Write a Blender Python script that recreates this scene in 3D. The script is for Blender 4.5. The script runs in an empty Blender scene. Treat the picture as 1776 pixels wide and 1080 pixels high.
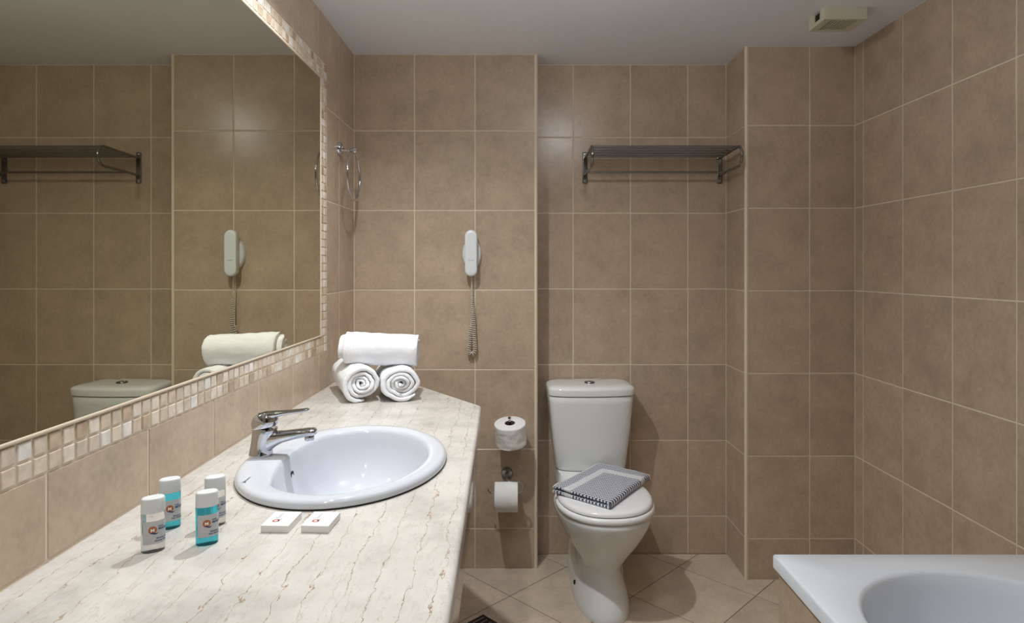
import bpy, bmesh, math, random
from mathutils import Vector, Matrix, noise
PI = math.pi
R = math.radians
random.seed(7)
SC = bpy.context.scene
C = SC.collection

# ------------------------------------------------------------------ camera
F_PX = 1088.0
cam_d = bpy.data.cameras.new('camera')
cam_d.sensor_fit = 'HORIZONTAL'
cam_d.sensor_width = 36.0
cam_d.lens = F_PX / 1776 * 36.0
cam_d.shift_x = -(893 - 888) / 1776
cam_d.shift_y = (466 - 540) / 1776
cam_d.clip_start = 0.02
cam = bpy.data.objects.new('camera', cam_d)
C.objects.link(cam)
cam.location = (0, 0, 1.254)
cam.rotation_euler = (R(90), 0, 0)
SC.camera = cam

# ------------------------------------------------------------------ world, exposure
w = bpy.data.worlds.new('world'); SC.world = w
w.use_nodes = True
w.node_tree.nodes['Background'].inputs[0].default_value = (0.9, 0.95, 1.0, 1)
w.node_tree.nodes['Background'].inputs[1].default_value = 0.0
SC.view_settings.view_transform = 'Standard'
SC.view_settings.look = 'None'
SC.view_settings.gamma = 1.0
SC.view_settings.use_curve_mapping = False
SC.view_settings.exposure = -0.05

# downlights: (x, y, watts, cone, label)
LIGHTS = [(-0.33, 1.62, 14.0, 150, 'recessed ceiling downlight above the far end of the worktop'),
          (-0.33, 0.95, 3.6, 150, 'recessed ceiling downlight above the toiletry bottles'),
          (-0.33, 0.30, 4.6, 150, 'recessed ceiling downlight above the near end of the worktop')]
GLOBE = (0.29, 1.50, 72.0)    # opal ceiling globe: x, y, emission
LIGHT_COL = (0.97, 0.985, 1.0)

# ------------------------------------------------------------------ main dimensions
XL, XR = -0.674, 1.371          # left and right wall faces
YA, YB, YC = 2.628, 2.761, 2.530  # three steps of the far wall
XA = 0.093                      # right end of the left step
XN = 0.930                      # right cheek of the niche
H = 2.152
YBACK = -1.0
ROWS = [0.0, 0.167, 0.500, 0.833, 1.166, 1.499, 1.832, H]
CT = 0.830                      # worktop height
MIR = dict(y1=2.172, z0=1.023, z1=1.914)   # mirror edges
BOR = dict(y1=2.244, z0=0.961, z1=1.980)   # outer edge of the mosaic border

# ------------------------------------------------------------------ helpers
def s2l(c):
    return tuple(((v / 255) / 12.92 if v / 255 <= 0.04045 else ((v / 255 + 0.055) / 1.055) ** 2.4) for v in c) + (1,)

def setin(n, name, v):
    if name in n.inputs: n.inputs[name].default_value = v

def mat(name, col, rough=0.5, metal=0.0, spec=0.5, trans=0.0, ior=1.45, coat=0.0):
    m = bpy.data.materials.new(name); m.use_nodes = True
    b = m.node_tree.nodes['Principled BSDF']
    setin(b, 'Base Color', s2l(col)); setin(b, 'Roughness', rough); setin(b, 'Metallic', metal)
    setin(b, 'Specular IOR Level', spec); setin(b, 'Transmission Weight', trans); setin(b, 'IOR', ior)
    setin(b, 'Coat Weight', coat); setin(b, 'Coat Roughness', 0.05)
    return m

class NT:
    """small node-building helper"""
    def __init__(s, m): s.m = m; s.t = m.node_tree; s.b = s.t.nodes['Principled BSDF']
    def n(s, typ, **kw):
        nd = s.t.nodes.new(typ)
        for k, v in kw.items():
            if k.startswith('i_'):
                key = k[2:]
                key = int(key) if key.isdigit() else key.replace('_', ' ')
                nd.inputs[key].default_value = v
            else: setattr(nd, k, v)
        return nd
    def l(s, a, b): s.t.links.new(a, b)
    def ramp(s, fac, stops, interp='LINEAR'):
        r = s.n('ShaderNodeValToRGB'); r.color_ramp.interpolation = interp
        el = r.color_ramp.elements
        while len(el) < len(stops): el.new(0.5)
        for e, (p, c) in zip(el, stops): e.position = p; e.color = c
        s.l(fac, r.inputs[0]); return r.outputs[0]
    def mix(s, fac, a, b, mode='MIX'):
        x = s.n('ShaderNodeMix', data_type='RGBA', blend_type=mode)
        if isinstance(fac, (int, float)): x.inputs[0].default_value = fac
        else: s.l(fac, x.inputs[0])
        for v, i in ((a, 6), (b, 7)):
            if isinstance(v, tuple): x.inputs[i].default_value = v
            else: s.l(v, x.inputs[i])
        return x.outputs[2]
    def math(s, op, a, b=None, clamp=False):
        x = s.n('ShaderNodeMath', operation=op, use_clamp=clamp)
        for v, i in ((a, 0), (b, 1)):
            if v is None: continue
            if isinstance(v, (int, float)): x.inputs[i].default_value = v
            else: s.l(v, x.inputs[i])
        return x.outputs[0]
    def bump(s, h, strength, dist=0.001):
        x = s.n('ShaderNodeBump'); x.inputs['Strength'].default_value = strength
        x.inputs['Distance'].default_value = dist
        s.l(h, x.inputs['Height']); s.l(x.outputs[0], s.b.inputs['Normal'])
    def randvec(s, scale=37.0):
        tc = s.n('ShaderNodeTexCoord'); oi = s.n('ShaderNodeObjectInfo')
        m = s.n('ShaderNodeVectorMath', operation='SCALE'); 
        cx = s.n('ShaderNodeCombineXYZ')
        for i in range(3): s.l(oi.outputs['Random'], cx.inputs[i])
        s.l(cx.outputs[0], m.inputs[0]); m.inputs['Scale'].default_value = scale
        a = s.n('ShaderNodeVectorMath', operation='ADD')
        s.l(tc.outputs['Object'], a.inputs[0]); s.l(m.outputs[0], a.inputs[1])
        return a.outputs[0], oi.outputs['Random']

def tile_mat(name, col, rough, amount=0.12):
    m = mat(name, col, rough); t = NT(m)
    v, rnd = t.randvec()
    n1 = t.n('ShaderNodeTexNoise', i_Scale=9.0, i_Detail=5.0, i_Roughness=0.6); t.l(v, n1.inputs['Vector'])
    n2 = t.n('ShaderNodeTexNoise', i_Scale=70.0, i_Detail=3.0); t.l(v, n2.inputs['Vector'])
    c = s2l(col)
    dark = tuple(x * (1 - amount) for x in c[:3]) + (1,)
    lite = tuple(min(1, x * (1 + amount)) for x in c[:3]) + (1,)
    a = t.ramp(n1.outputs['Fac'], [(0.3, dark), (0.7, lite)])
    b = t.ramp(n2.outputs['Fac'], [(0.3, (0.92, 0.92, 0.92, 1)), (0.7, (1.05, 1.05, 1.05, 1))])
    cc = t.mix(1.0, a, b, 'MULTIPLY')
    rr = t.ramp(rnd, [(0.0, (0.95, 0.95, 0.95, 1)), (1.0, (1.05, 1.045, 1.04, 1))])
    cc = t.mix(1.0, cc, rr, 'MULTIPLY')
    t.l(cc, t.b.inputs['Base Color'])
    t.bump(n1.outputs['Fac'], 0.06, 0.002)
    return m

M = {}
M['tile'] = tile_mat('beige_wall_tile', (191, 171, 149), 0.27)
M['floor_tile'] = tile_mat('beige_floor_tile', (208, 193, 174), 0.28)
M['grout'] = mat('light_grout', (228, 215, 196), 0.85)
M['floor_grout'] = mat('brown_grout', (120, 98, 78), 0.9)
M['bead'] = mat('cream_edge_strip', (230, 216, 194), 0.35)
M['ceiling'] = mat('white_ceiling_paint', (240, 243, 251), 0.85)
M['plain_wall'] = mat('plain_beige_wall', (200, 187, 170), 0.5)
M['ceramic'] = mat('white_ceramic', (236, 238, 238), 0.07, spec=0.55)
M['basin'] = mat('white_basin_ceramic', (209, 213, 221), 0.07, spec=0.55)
M['seat'] = mat('white_seat_plastic', (246, 247, 249), 0.18)
M['acrylic'] = mat('white_bath_acrylic', (234, 241, 250), 0.12)
M['chrome'] = mat('chrome', (203, 206, 212), 0.06, metal=1.0)
M['dark_chrome'] = mat('brushed_dark_chrome', (150, 150, 148), 0.16, metal=1.0)
M['rubber'] = mat('dark_sealant', (24, 22, 22), 0.6)
M['black'] = mat('black_hole', (8, 8, 9), 0.5)
M['mirror'] = mat('mirror_silver', (210, 208, 188), 0.0, metal=1.0)
M['mirror_edge'] = mat('mirror_edge', (40, 46, 40), 0.3)
M['gloss_panel'] = mat('gloss_cream_panel', (200, 184, 164), 0.04, spec=0.6, coat=1.0)
M['phone'] = mat('white_phone_plastic', (226, 230, 232), 0.25)
M['phone_dark'] = mat('grey_phone_print', (150, 152, 154), 0.5)
M['cord'] = mat('grey_cord', (206, 198, 184), 0.4)
M['vent'] = mat('cream_vent_plastic', (212, 208, 186), 0.45)
M['vent_dark'] = mat('vent_inside', (40, 34, 27), 0.8)
M['carton'] = mat('white_carton', (244, 243, 240), 0.5)
M['ink_red'] = mat('red_ink', (196, 62, 66), 0.6)
M['ink_green'] = mat('teal_ink', (70, 130, 120), 0.6)
M['ink_grey'] = mat('violet_grey_ink', (158, 160, 182), 0.6)
M['ink_blue'] = mat('blue_ink', (34, 70, 120), 0.5)
M['ink_dark'] = mat('dark_ink', (60, 74, 72), 0.5)
M['orange'] = mat('orange_emblem', (184, 104, 58), 0.4)
M['label'] = mat('silver_label', (196, 198, 200), 0.35)
M['cap'] = mat('frosted_cap', (236, 239, 242), 0.3, trans=0.15)
M['teal'] = mat('teal_gel', (92, 216, 236), 0.05, trans=0.8, ior=1.25)
M['clear'] = mat('clear_gel', (238, 238, 236), 0.04, trans=0.85, ior=1.25)
M['core'] = mat('brown_card_core', (120, 100, 80), 0.9)
M['lamp_glass'] = mat('lamp_glass', (250, 248, 240), 0.4)

def fabric_mat(name, col, scale, strength):
    m = mat(name, col, 0.95, spec=0.1); t = NT(m)
    tc = t.n('ShaderNodeTexCoord')
    n = t.n('ShaderNodeTexNoise', i_Scale=scale, i_Detail=3.0); t.l(tc.outputs['Object'], n.inputs['Vector'])
    n2 = t.n('ShaderNodeTexNoise', i_Scale=40.0, i_Detail=3.0); t.l(tc.outputs['Object'], n2.inputs['Vector'])
    s = t.math('ADD', n.outputs['Fac'], t.math('MULTIPLY', n2.outputs['Fac'], 1.2))
    t.bump(s, strength, 0.003)
    return m
M['terry'] = fabric_mat('white_terry', (243, 244, 248), 420.0, 0.7)
M['tissue'] = fabric_mat('white_tissue', (240, 240, 238), 160.0, 0.18)

def marble_mat():
    m = mat('cream_marble', (226, 219, 208), 0.22); t = NT(m)
    tc = t.n('ShaderNodeTexCoord')
    mp = t.n('ShaderNodeMapping'); mp.inputs['Scale'].default_value = (1, 0.33, 1)
    mp.inputs['Rotation'].default_value = (0, 0, R(-4))
    t.l(tc.outputs['Object'], mp.inputs[0])
    def veins(scale, dist, det, width, mscale, thr):
        wv = t.n('ShaderNodeTexWave', wave_type='BANDS', bands_direction='X', i_Scale=scale, i_Distortion=dist, i_Detail=4.0)
        wv.inputs['Detail Scale'].default_value = det; wv.inputs['Detail Roughness'].default_value = 0.62
        t.l(mp.outputs[0], wv.inputs['Vector'])
        line = t.ramp(wv.outputs['Fac'], [(0.0, (1, 1, 1, 1)), (width, (0, 0, 0, 1))])
        ms = t.n('ShaderNodeTexNoise', i_Scale=mscale, i_Detail=3.0); t.l(mp.outputs[0], ms.inputs['Vector'])
        mk = t.ramp(ms.outputs['Fac'], [(thr, (0, 0, 0, 1)), (thr + 0.15, (1, 1, 1, 1))])
        return t.math('MULTIPLY', line, mk)
    v1 = veins(7.6, 3.4, 5.0, 0.0034, 12.0, 0.33)
    v2 = veins(13.0, 5.0, 7.0, 0.0045, 17.0, 0.44)
    cl = t.n('ShaderNodeTexNoise', i_Scale=9.0, i_Detail=6.0, i_Roughness=0.62); t.l(tc.outputs['Object'], cl.inputs['Vector'])
    fine = t.n('ShaderNodeTexNoise', i_Scale=120.0, i_Detail=5.0, i_Roughness=0.7); t.l(mp.outputs[0], fine.inputs['Vector'])
    base = t.ramp(cl.outputs['Fac'], [(0.3, s2l((190, 186, 181))), (0.52, s2l((210, 206, 200))), (0.72, s2l((220, 216, 211)))])
    f2 = t.ramp(fine.outputs['Fac'], [(0.33, (0.86, 0.85, 0.83, 1)), (0.48, (1, 1, 1, 1))])
    base = t.mix(0.8, base, f2, 'MULTIPLY')
    sp = t.n('ShaderNodeTexVoronoi', i_Scale=55.0); t.l(tc.outputs['Object'], sp.inputs['Vector'])
    spm = t.ramp(sp.outputs['Distance'], [(0.06, (1, 1, 1, 1)), (0.11, (0, 0, 0, 1))])
    base = t.mix(t.math('MULTIPLY', spm, 0.28), base, s2l((150, 140, 128)))
    c = t.mix(t.math('MULTIPLY', v1, 0.95), base, s2l((158, 136, 110)))
    c = t.mix(t.math('MULTIPLY', v2, 0.65), c, s2l((172, 154, 130)))
    t.l(c, t.b.inputs['Base Color'])
    return m
M['marble'] = marble_mat()

def mosaic_mat():
    m = mat('glass_mosaic', (200, 180, 155), 0.16); t = NT(m)
    v, rnd = t.randvec()
    c = t.ramp(rnd, [(0.0, s2l((228, 216, 200))), (0.2, s2l((212, 195, 174))), (0.36, s2l((198, 178, 154))),
                     (0.5, s2l((234, 229, 221))), (0.66, s2l((210, 196, 177))), (0.82, s2l((186, 163, 138))), (0.9, s2l((220, 206, 187)))], 'CONSTANT')
    n = t.n('ShaderNodeTexNoise', i_Scale=60.0, i_Detail=3.0); t.l(v, n.inputs['Vector'])
    r = t.ramp(n.outputs['Fac'], [(0.35, (0.86, 0.85, 0.84, 1)), (0.65, (1.08, 1.08, 1.08, 1))])
    t.l(t.mix(1.0, c, r, 'MULTIPLY'), t.b.inputs['Base Color'])
    return m
M['mosaic'] = mosaic_mat()

def weave_mat():
    m = mat('grey_white_weave', (200, 200, 205), 0.95, spec=0.1); t = NT(m)
    uv = t.n('ShaderNodeUVMap', uv_map='weave'); sx = t.n('ShaderNodeSeparateXYZ'); t.l(uv.outputs[0], sx.inputs[0])
    u, v = sx.outputs[0], sx.outputs[1]
    k = 2 * PI / 0.0155
    s1 = t.math('SINE', t.math('MULTIPLY', t.math('ADD', u, v), k))
    s2 = t.math('SINE', t.math('MULTIPLY', t.math('SUBTRACT', u, v), k * 1.25))
    pat = t.math('ADD', s1, t.math('MULTIPLY', s2, 0.45))
    col = t.ramp(t.math('ADD', t.math('MULTIPLY', pat, 0.35), 0.5), [(0.36, s2l((84, 90, 110))), (0.60, s2l((232, 234, 240)))])
    def band(x):
        return t.math('MULTIPLY', t.math('GREATER_THAN', x, 0.052), t.math('LESS_THAN', x, 0.088))
    b1 = t.math('MULTIPLY', band(u), t.math('GREATER_THAN', v, 0.052))
    b2 = t.math('MULTIPLY', band(v), t.math('GREATER_THAN', u, 0.052))
    b = t.math('MAXIMUM', b1, b2)
    hem = t.math('LESS_THAN', t.math('MINIMUM', u, v), 0.006)
    b = t.math('MAXIMUM', b, hem)
    t.l(t.mix(b, col, s2l((226, 227, 230))), t.b.inputs['Base Color'])
    t.bump(pat, 0.5, 0.0015)
    return m
M['weave'] = weave_mat()

# ---- mesh helpers
def new_obj(name, me, m=None, parent=None, smooth=False):
    if m is not None and not me.materials: me.materials.append(m)
    if smooth:
        for p in me.polygons: p.use_smooth = True
    o = bpy.data.objects.new(name, me); C.objects.link(o)
    if parent is not None: o.parent = parent
    return o

def pyd(name, v, f, m=None, parent=None, smooth=False, fix=True):
    me = bpy.data.meshes.new(name); me.from_pydata([tuple(x) for x in v], [], f); me.update()
    if fix:
        bm = bmesh.new(); bm.from_mesh(me); bmesh.ops.recalc_face_normals(bm, faces=bm.faces); bm.to_mesh(me); bm.free()
    return new_obj(name, me, m, parent, smooth)

def box_bm(bm, x0, x1, y0, y1, z0, z1):
    vs = [bm.verts.new(p) for p in ((x0,y0,z0),(x1,y0,z0),(x1,y1,z0),(x0,y1,z0),(x0,y0,z1),(x1,y0,z1),(x1,y1,z1),(x0,y1,z1))]
    for f in ((0,3,2,1),(4,5,6,7),(0,1,5,4),(1,2,6,5),(2,3,7,6),(3,0,4,7)): bm.faces.new([vs[i] for i in f])

def box(name, x0, x1, y0, y1, z0, z1, m, parent=None, bevel=0.0, seg=2):
    bm = bmesh.new(); box_bm(bm, x0, x1, y0, y1, z0, z1)
    if bevel > 0: bmesh.ops.bevel(bm, geom=list(bm.edges), offset=bevel, segments=seg, affect='EDGES', profile=0.5)
    me = bpy.data.meshes.new(name); bm.to_mesh(me); bm.free()
    return new_obj(name, me, m, parent)

def loft(name, rings, m, parent=None, cap0=True, cap1=True, smooth=True, closed=True, sharp=40):
    n = len(rings[0]); v = [p for r in rings for p in r]; f = []
    for i in range(len(rings) - 1):
        for j in range(n if closed else n - 1):
            a = i * n + j; b = i * n + (j + 1) % n
            f.append((a, b, b + n, a + n))
    if cap0: f.append(tuple(range(n))[::-1])
    if cap1: f.append(tuple(range((len(rings) - 1) * n, len(rings) * n)))
    o = pyd(name, v, f, m, parent, smooth)
    if smooth: autosmooth(o, sharp)
    return o

def autosmooth(o, deg=40):
    bm = bmesh.new(); bm.from_mesh(o.data); a = R(deg)
    for e in bm.edges:
        if len(e.link_faces) == 2 and e.calc_face_angle(0) > a: e.smooth = False
    bm.to_mesh(o.data); bm.free()

def ell(cx, cy, z, rx, ry, n=48, e=2.0, rot=0.0):
    out = []
    for i in range(n):
        t = 2 * PI * i / n; c, s = math.cos(t), math.sin(t)
        x = rx * math.copysign(abs(c) ** (2 / e), c); y = ry * math.copysign(abs(s) ** (2 / e), s)
        out.append((cx + x * math.cos(rot) - y * math.sin(rot), cy + x * math.sin(rot) + y * math.cos(rot), z))
    return out

def lathe(name, prof, m, parent=None, n=32, loc=(0, 0, 0), axis='Z', cap0=True, cap1=True, sharp=40):
    rings = []
    for r, z in prof:
        ring = []
        for i in range(n):
            t = 2 * PI * i / n; a, b = r * math.cos(t), r * math.sin(t)
            p = {'Z': (a, b, z), 'X': (z, a, b), 'Y': (a, z, b)}[axis]
            ring.append((p[0] + loc[0], p[1] + loc[1], p[2] + loc[2]))
        rings.append(ring)
    return loft(name, rings, m, parent, cap0, cap1, True, True, sharp)

def frames(pts, closed=False):
    pts = [Vector(p) for p in pts]; n = len(pts); out = []; up = None
    for i in range(n):
        a = pts[(i - 1) % n] if (closed or i > 0) else pts[0]
        b = pts[(i + 1) % n] if (closed or i < n - 1) else pts[-1]
        t = (b - a).normalized()
        if up is None: up = Vector((0, 0, 1)) if abs(t.z) < 0.9 else Vector((1, 0, 0))
        s = t.cross(up)
        if s.length < 1e-6: s = t.orthogonal()
        s.normalize(); up = s.cross(t).normalized(); out.append((pts[i], s, up))
    return out

def tube(name, pts, r, m, parent=None, seg=10, closed=False):
    rings = []
    for p, s, u in frames(pts, closed):
        rings.append([tuple(p + s * (r * math.cos(2*PI*k/seg)) + u * (r * math.sin(2*PI*k/seg))) for k in range(seg)])
    if closed: rings.append(rings[0])
    return loft(name, rings, m, parent, not closed, not closed, True, True, 60)

def arc(c, r, a0, a1, n, ax='YZ'):
    out = []
    for i in range(n + 1):
        t = R(a0 + (a1 - a0) * i / n); a, b = r * math.cos(t), r * math.sin(t)
        out.append({'YZ': (c[0], c[1] + a, c[2] + b), 'XZ': (c[0] + a, c[1], c[2] + b), 'XY': (c[0] + a, c[1] + b, c[2])}[ax])
    return out

def tag(o, label=None, cat=None, group=None, kind=None):
    if label: o['label'] = label
    if cat: o['category'] = cat
    if group: o['group'] = group
    if kind: o['kind'] = kind
    return o

def thing(name, loc, rz=0.0, label=None, cat=None, group=None):
    o = bpy.data.objects.new(name, None); C.objects.link(o)
    o.empty_display_size = 0.05
    o.location = loc; o.rotation_euler = (0, 0, rz)
    return tag(o, label, cat, group)

def poly_offset(P, d):
    """inward miter offset of a counter-clockwise polygon; d = one distance or one for each edge"""
    n = len(P); D = d if isinstance(d, (list, tuple)) else [d] * n; out = []
    for i in range(n):
        p0, p1, p2 = Vector(P[i-1]), Vector(P[i]), Vector(P[(i+1) % n])
        e0, e1 = (p1 - p0).normalized(), (p2 - p1).normalized()
        n0, n1 = Vector((-e0.y, e0.x)), Vector((-e1.y, e1.x))
        d0, d1 = D[i-1], D[i]
        den = e0.x * e1.y - e0.y * e1.x
        if abs(den) < 1e-6: out.append(tuple(p1 + n1 * d1)); continue
        a, b = p0 + n0 * d0, p1 + n1 * d1
        t = ((b.x - a.x) * e1.y - (b.y - a.y) * e1.x) / den
        out.append(tuple(a + e0 * t))
    return out

# ---- tiles: polygon in the wall's own (u, v); front face chamfered. Local -y is the front.
JOINT = 0.0047
mesh_cache = {}
def tile_mesh(name, P, m, thick=0.006, ch=0.0011):
    key = (name, tuple((round(a, 4), round(b, 4)) for a, b in P), m.name)
    if key in mesh_cache: return mesh_cache[key]
    Q = poly_offset(P, ch); n = len(P)
    v = [(a, thick, b) for a, b in P] + [(a, ch * 0.7, b) for a, b in P] + [(a, 0, b) for a, b in Q]
    f = []
    for k in (0, 1):
        for i in range(n):
            j = (i + 1) % n; f.append((k*n + i, k*n + j, (k+1)*n + j, (k+1)*n + i))
    f.append(tuple(range(2 * n, 3 * n)))
    me = bpy.data.meshes.new(name); me.from_pydata(v, [], f); me.materials.append(m); me.update()
    mesh_cache[key] = me
    return me

def put_tile(wall, P, place, rot, m, name='tile', gap=JOINT, jitter=0.0004):
    """P: ccw polygon in wall (u, v); place(u, v) gives the world point on the wall face"""
    P = poly_offset(P, gap / 2)
    cu = sum(p[0] for p in P) / len(P); cv = sum(p[1] for p in P) / len(P)
    me = tile_mesh(name, [(a - cu, b - cv) for a, b in P], m)
    o = bpy.data.objects.new(name, me); C.objects.link(o); o.parent = wall
    o.location = place(cu, cv)
    j = [random.uniform(-1, 1) * jitter * 4 for _ in range(2)]
    o.rotation_euler = (rot[0] + j[0], rot[1], rot[2] + j[1]) if name == 'tile' else rot
    return o

def rect(u0, u1, v0, v1): return [(u0, v0), (u1, v0), (u1, v1), (u0, v1)]

def structure(name, o_or_none=None, label=None):
    return tag(o_or_none, label, None, None, 'structure')

# ================================================================== SETTING
G = 0.0014   # grout sits this far behind the tile faces
floor = structure('floor', box('floor', XL - 0.08, XR + 0.08, YBACK - 0.08, YB + 0.08, -0.08, -0.001, M['floor_grout']), 'beige floor of square tiles laid diagonally')
ceiling = structure('ceiling', box('ceiling', XL - 0.08, XR + 0.08, YBACK - 0.08, YB + 0.08, H, H + 0.08, M['ceiling']), 'plain white painted ceiling')
wall_left = structure('wall_left', box('wall_left', XL - 0.08, XL - G, YBACK, YB + 0.08, 0, H, M['grout']), 'beige tiled wall with the mirror')
wall_right = structure('wall_right', box('wall_right', XR + G, XR + 0.08, YBACK, YB + 0.08, 0, H, M['grout']), 'beige tiled wall beside the bathtub')
wall_a = structure('wall_front', box('wall_front', XL - G, XA - G, YA + G, YB + 0.08, 0, H, M['grout']), 'beige tiled wall step with the telephone')
wall_b = structure('wall_back', box('wall_back', XA - G, XN + G, YB + G, YB + 0.08, 0, H, M['grout']), 'beige tiled niche wall behind the toilet')
wall_c = structure('wall_corner', box('wall_corner', XN + G, XR + G, YC + G, YB + 0.08, 0, H, M['grout']), 'beige tiled wall step right of the toilet niche')
wall_e = structure('wall_entrance', box('wall_entrance', XL - 0.08, XR + 0.08, YBACK - 0.08, YBACK, 0, H, M['plain_wall']), 'plain beige wall opposite the toilet')

M['door'] = mat('added_dark_door', (70, 48, 34), 0.45)  # unseen door, added to give the chrome something dark to reflect
dr = structure('added_door_1', box('added_door_1', 0.02, 0.84, YBACK + 0.001, YBACK + 0.035, 0.004, 2.02, M['door'], None, 0.003, 1), 'added unseen dark wooden door opposite the toilet, for chrome reflections')
for z0, z1 in ((0.15, 0.90), (1.02, 1.88)):
    box('added_door_panel', 0.13, 0.73, YBACK + 0.0352, YBACK + 0.043, z0, z1, M['door'], dr, 0.004, 1)
dh = lathe('added_door_handle', [(0.024, 0.0), (0.024, 0.006), (0.010, 0.009), (0.009, 0.045), (0.004, 0.047)], M['dark_chrome'], dr, 24, (0.09, YBACK + 0.0352, 1.0), 'Y')
tube('lever', [(0.09, YBACK + 0.076, 1.0), (0.20, YBACK + 0.076, 1.0)], 0.008, M['dark_chrome'], dh, 12)

def tile_wall(wall, cols, place, rot):
    for i in range(len(cols) - 1):
        for k in range(len(ROWS) - 1):
            put_tile(wall, rect(cols[i], cols[i+1], ROWS[k], ROWS[k+1]), place, rot, M['tile'])
tile_wall(wall_a, [XL, -0.4205, -0.167, XA - 0.006], lambda u, v: (u, YA, v), (0, 0, 0))
tile_wall(wall_b, [XA, 0.256, 0.5085, 0.761, XN], lambda u, v: (u, YB, v), (0, 0, 0))
tile_wall(wall_c, [XN + 0.008, 1.188, XR], lambda u, v: (u, YC, v), (0, 0, 0))
# right cheek of the niche faces -x, left cheek faces +x
tile_wall(wall_c, [-YB, -YC - 0.008], lambda u, v: (XN, -u, v), (0, 0, R(-90)))
tile_wall(wall_a, [YA + 0.006, YB], lambda u, v: (XA, u, v), (0, 0, R(90)))
# right wall
cols = [-YC, -2.470] + [-2.470 + 0.2515 * k for k in range(1, 9)]
tile_wall(wall_right, cols, lambda u, v: (XR, -u, v), (0, 0, R(-90)))
# left wall around the mirror's mosaic border
gy = [0.904 - 0.2505 * k for k in range(3, 0, -1)] + [0.904 + 0.2505 * k for k in range(0, 7)] + [YA]
pl = lambda u, v: (XL, u, v)
rl = (0, 0, R(90))
for i in range(len(gy) - 1):
    a, b = gy[i], gy[i+1]
    for k in range(len(ROWS) - 1):
        z0, z1 = ROWS[k], ROWS[k+1]
        bz0, bz1, by = BOR['z0'], BOR['z1'], BOR['y1']
        if a >= by or z1 <= bz0 or z0 >= bz1: P = rect(a, b, z0, z1)
        elif b <= by:
            if z0 < bz0 < z1: P = rect(a, b, z0, bz0)
            elif z0 < bz1 < z1: P = rect(a, b, bz1, z1)
            else: continue
        else:
            if z0 < bz0 < z1: P = [(a, z0), (b, z0), (b, z1), (by, z1), (by, bz0), (a, bz0)]
            elif z0 < bz1 < z1: P = [(a, bz1), (by, bz1), (by, z0), (b, z0), (b, z1), (a, z1)]
            else: P = rect(by, b, z0, z1)
        put_tile(wall_left, P, pl, rl, M['tile'])
# floor tiles on the diagonal
def clip(P, x0, x1, y0, y1):
    for ax, lim, sg in ((0, x0, 1), (0, x1, -1), (1, y0, 1), (1, y1, -1)):
        out = []
        for i in range(len(P)):
            p, q = P[i-1], P[i]
            dp, dq = (p[ax] - lim) * sg, (q[ax] - lim) * sg
            if (dp >= 0) != (dq >= 0):
                t = dp / (dp - dq); out.append((p[0] + (q[0] - p[0]) * t, p[1] + (q[1] - p[1]) * t))
            if dq >= 0: out.append(q)
        P = out
        if len(P) < 3: return []
    return P
S2 = math.sqrt(2); FT = 0.3335
for i in range(-9, 12):
    for j in range(-9, 9):
        u0, v0 = -1.715 + FT * i, 1.688 + FT * j
        P = [((u + v) / S2, (v - u) / S2) for u, v in ((u0, v0), (u0, v0 + FT), (u0 + FT, v0 + FT), (u0 + FT, v0))]
        P = P[::-1] if sum((P[k][0]-P[k-1][0])*(P[k][1]+P[k-1][1]) for k in range(4)) > 0 else P
        P = clip(P, XL, XR, YBACK, YB)
        Q = []
        for p in P:
            if not Q or (abs(p[0]-Q[-1][0]) + abs(p[1]-Q[-1][1])) > 0.004: Q.append(p)
        if len(Q) > 2 and abs(Q[0][0]-Q[-1][0]) + abs(Q[0][1]-Q[-1][1]) < 0.004: Q.pop()
        if len(Q) < 3: continue
        area = 0.5 * abs(sum(Q[k-1][0]*Q[k][1] - Q[k][0]*Q[k-1][1] for k in range(len(Q))))
        if area < 0.002: continue
        # behind a wall block: leave out
        cx = sum(p[0] for p in Q) / len(Q); cy = sum(p[1] for p in Q) / len(Q)
        if min(p[1] for p in Q) > YA and max(p[0] for p in Q) < XA: continue
        if min(p[1] for p in Q) > YC and min(p[0] for p in Q) > XN: continue
        put_tile(floor, Q, lambda u, v: (u, v, 0.0), (R(-90), 0, 0), M['floor_tile'], gap=0.003, jitter=0.0001)

# cream edge strips on the two outer corners
def bead(name, x, y, sx, label):
    P = [(x + sx * 0.001, y + 0.012), (x - sx * 0.011, y + 0.012), (x - sx * 0.011, y - 0.001), (x - sx * 0.004, y - 0.0035), (x, y - 0.001), (x + sx * 0.0025, y + 0.004)]
    o = loft(name, [[(a, b, 0.0) for a, b in P], [(a, b, H) for a, b in P]], M['bead'], smooth=False)
    return structure(name, o, label)
bead('trim_1', XA, YA, 1, 'cream vertical edge strip left of the toilet')
bead('trim_2', XN, YC, -1, 'cream vertical edge strip right of the toilet')

# mosaic border round the mirror
border = box('trim_3', XL - G - 0.001, XL - 0.0012, 0.30, BOR['y1'], BOR['z0'], MIR['z0'], M['grout'])
structure('trim_3', border, 'mosaic border of small cream and brown glass tiles around the mirror')
bm = bmesh.new(); bm.from_mesh(border.data)
box_bm(bm, XL - G - 0.001, XL - 0.0012, 0.30, BOR['y1'], MIR['z1'], BOR['z1'])
box_bm(bm, XL - G - 0.001, XL - 0.0012, MIR['y1'], BOR['y1'], MIR['z0'], MIR['z1'])
bm.to_mesh(border.data); bm.free()
MP = 0.0285
def mosaic(y, z, h=MP, wd=MP):
    o = put_tile(border, rect(y - wd, y, z, z + h), lambda u, v: (XL + 0.0012, u, v), (R(random.uniform(-1.2, 1.2)), 0, R(90 + random.uniform(-1.6, 1.6))), M['mosaic'], name='mosaic_tile', gap=0.0048)
n_b = int((BOR['y1'] - 0.52) / MP)
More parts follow.
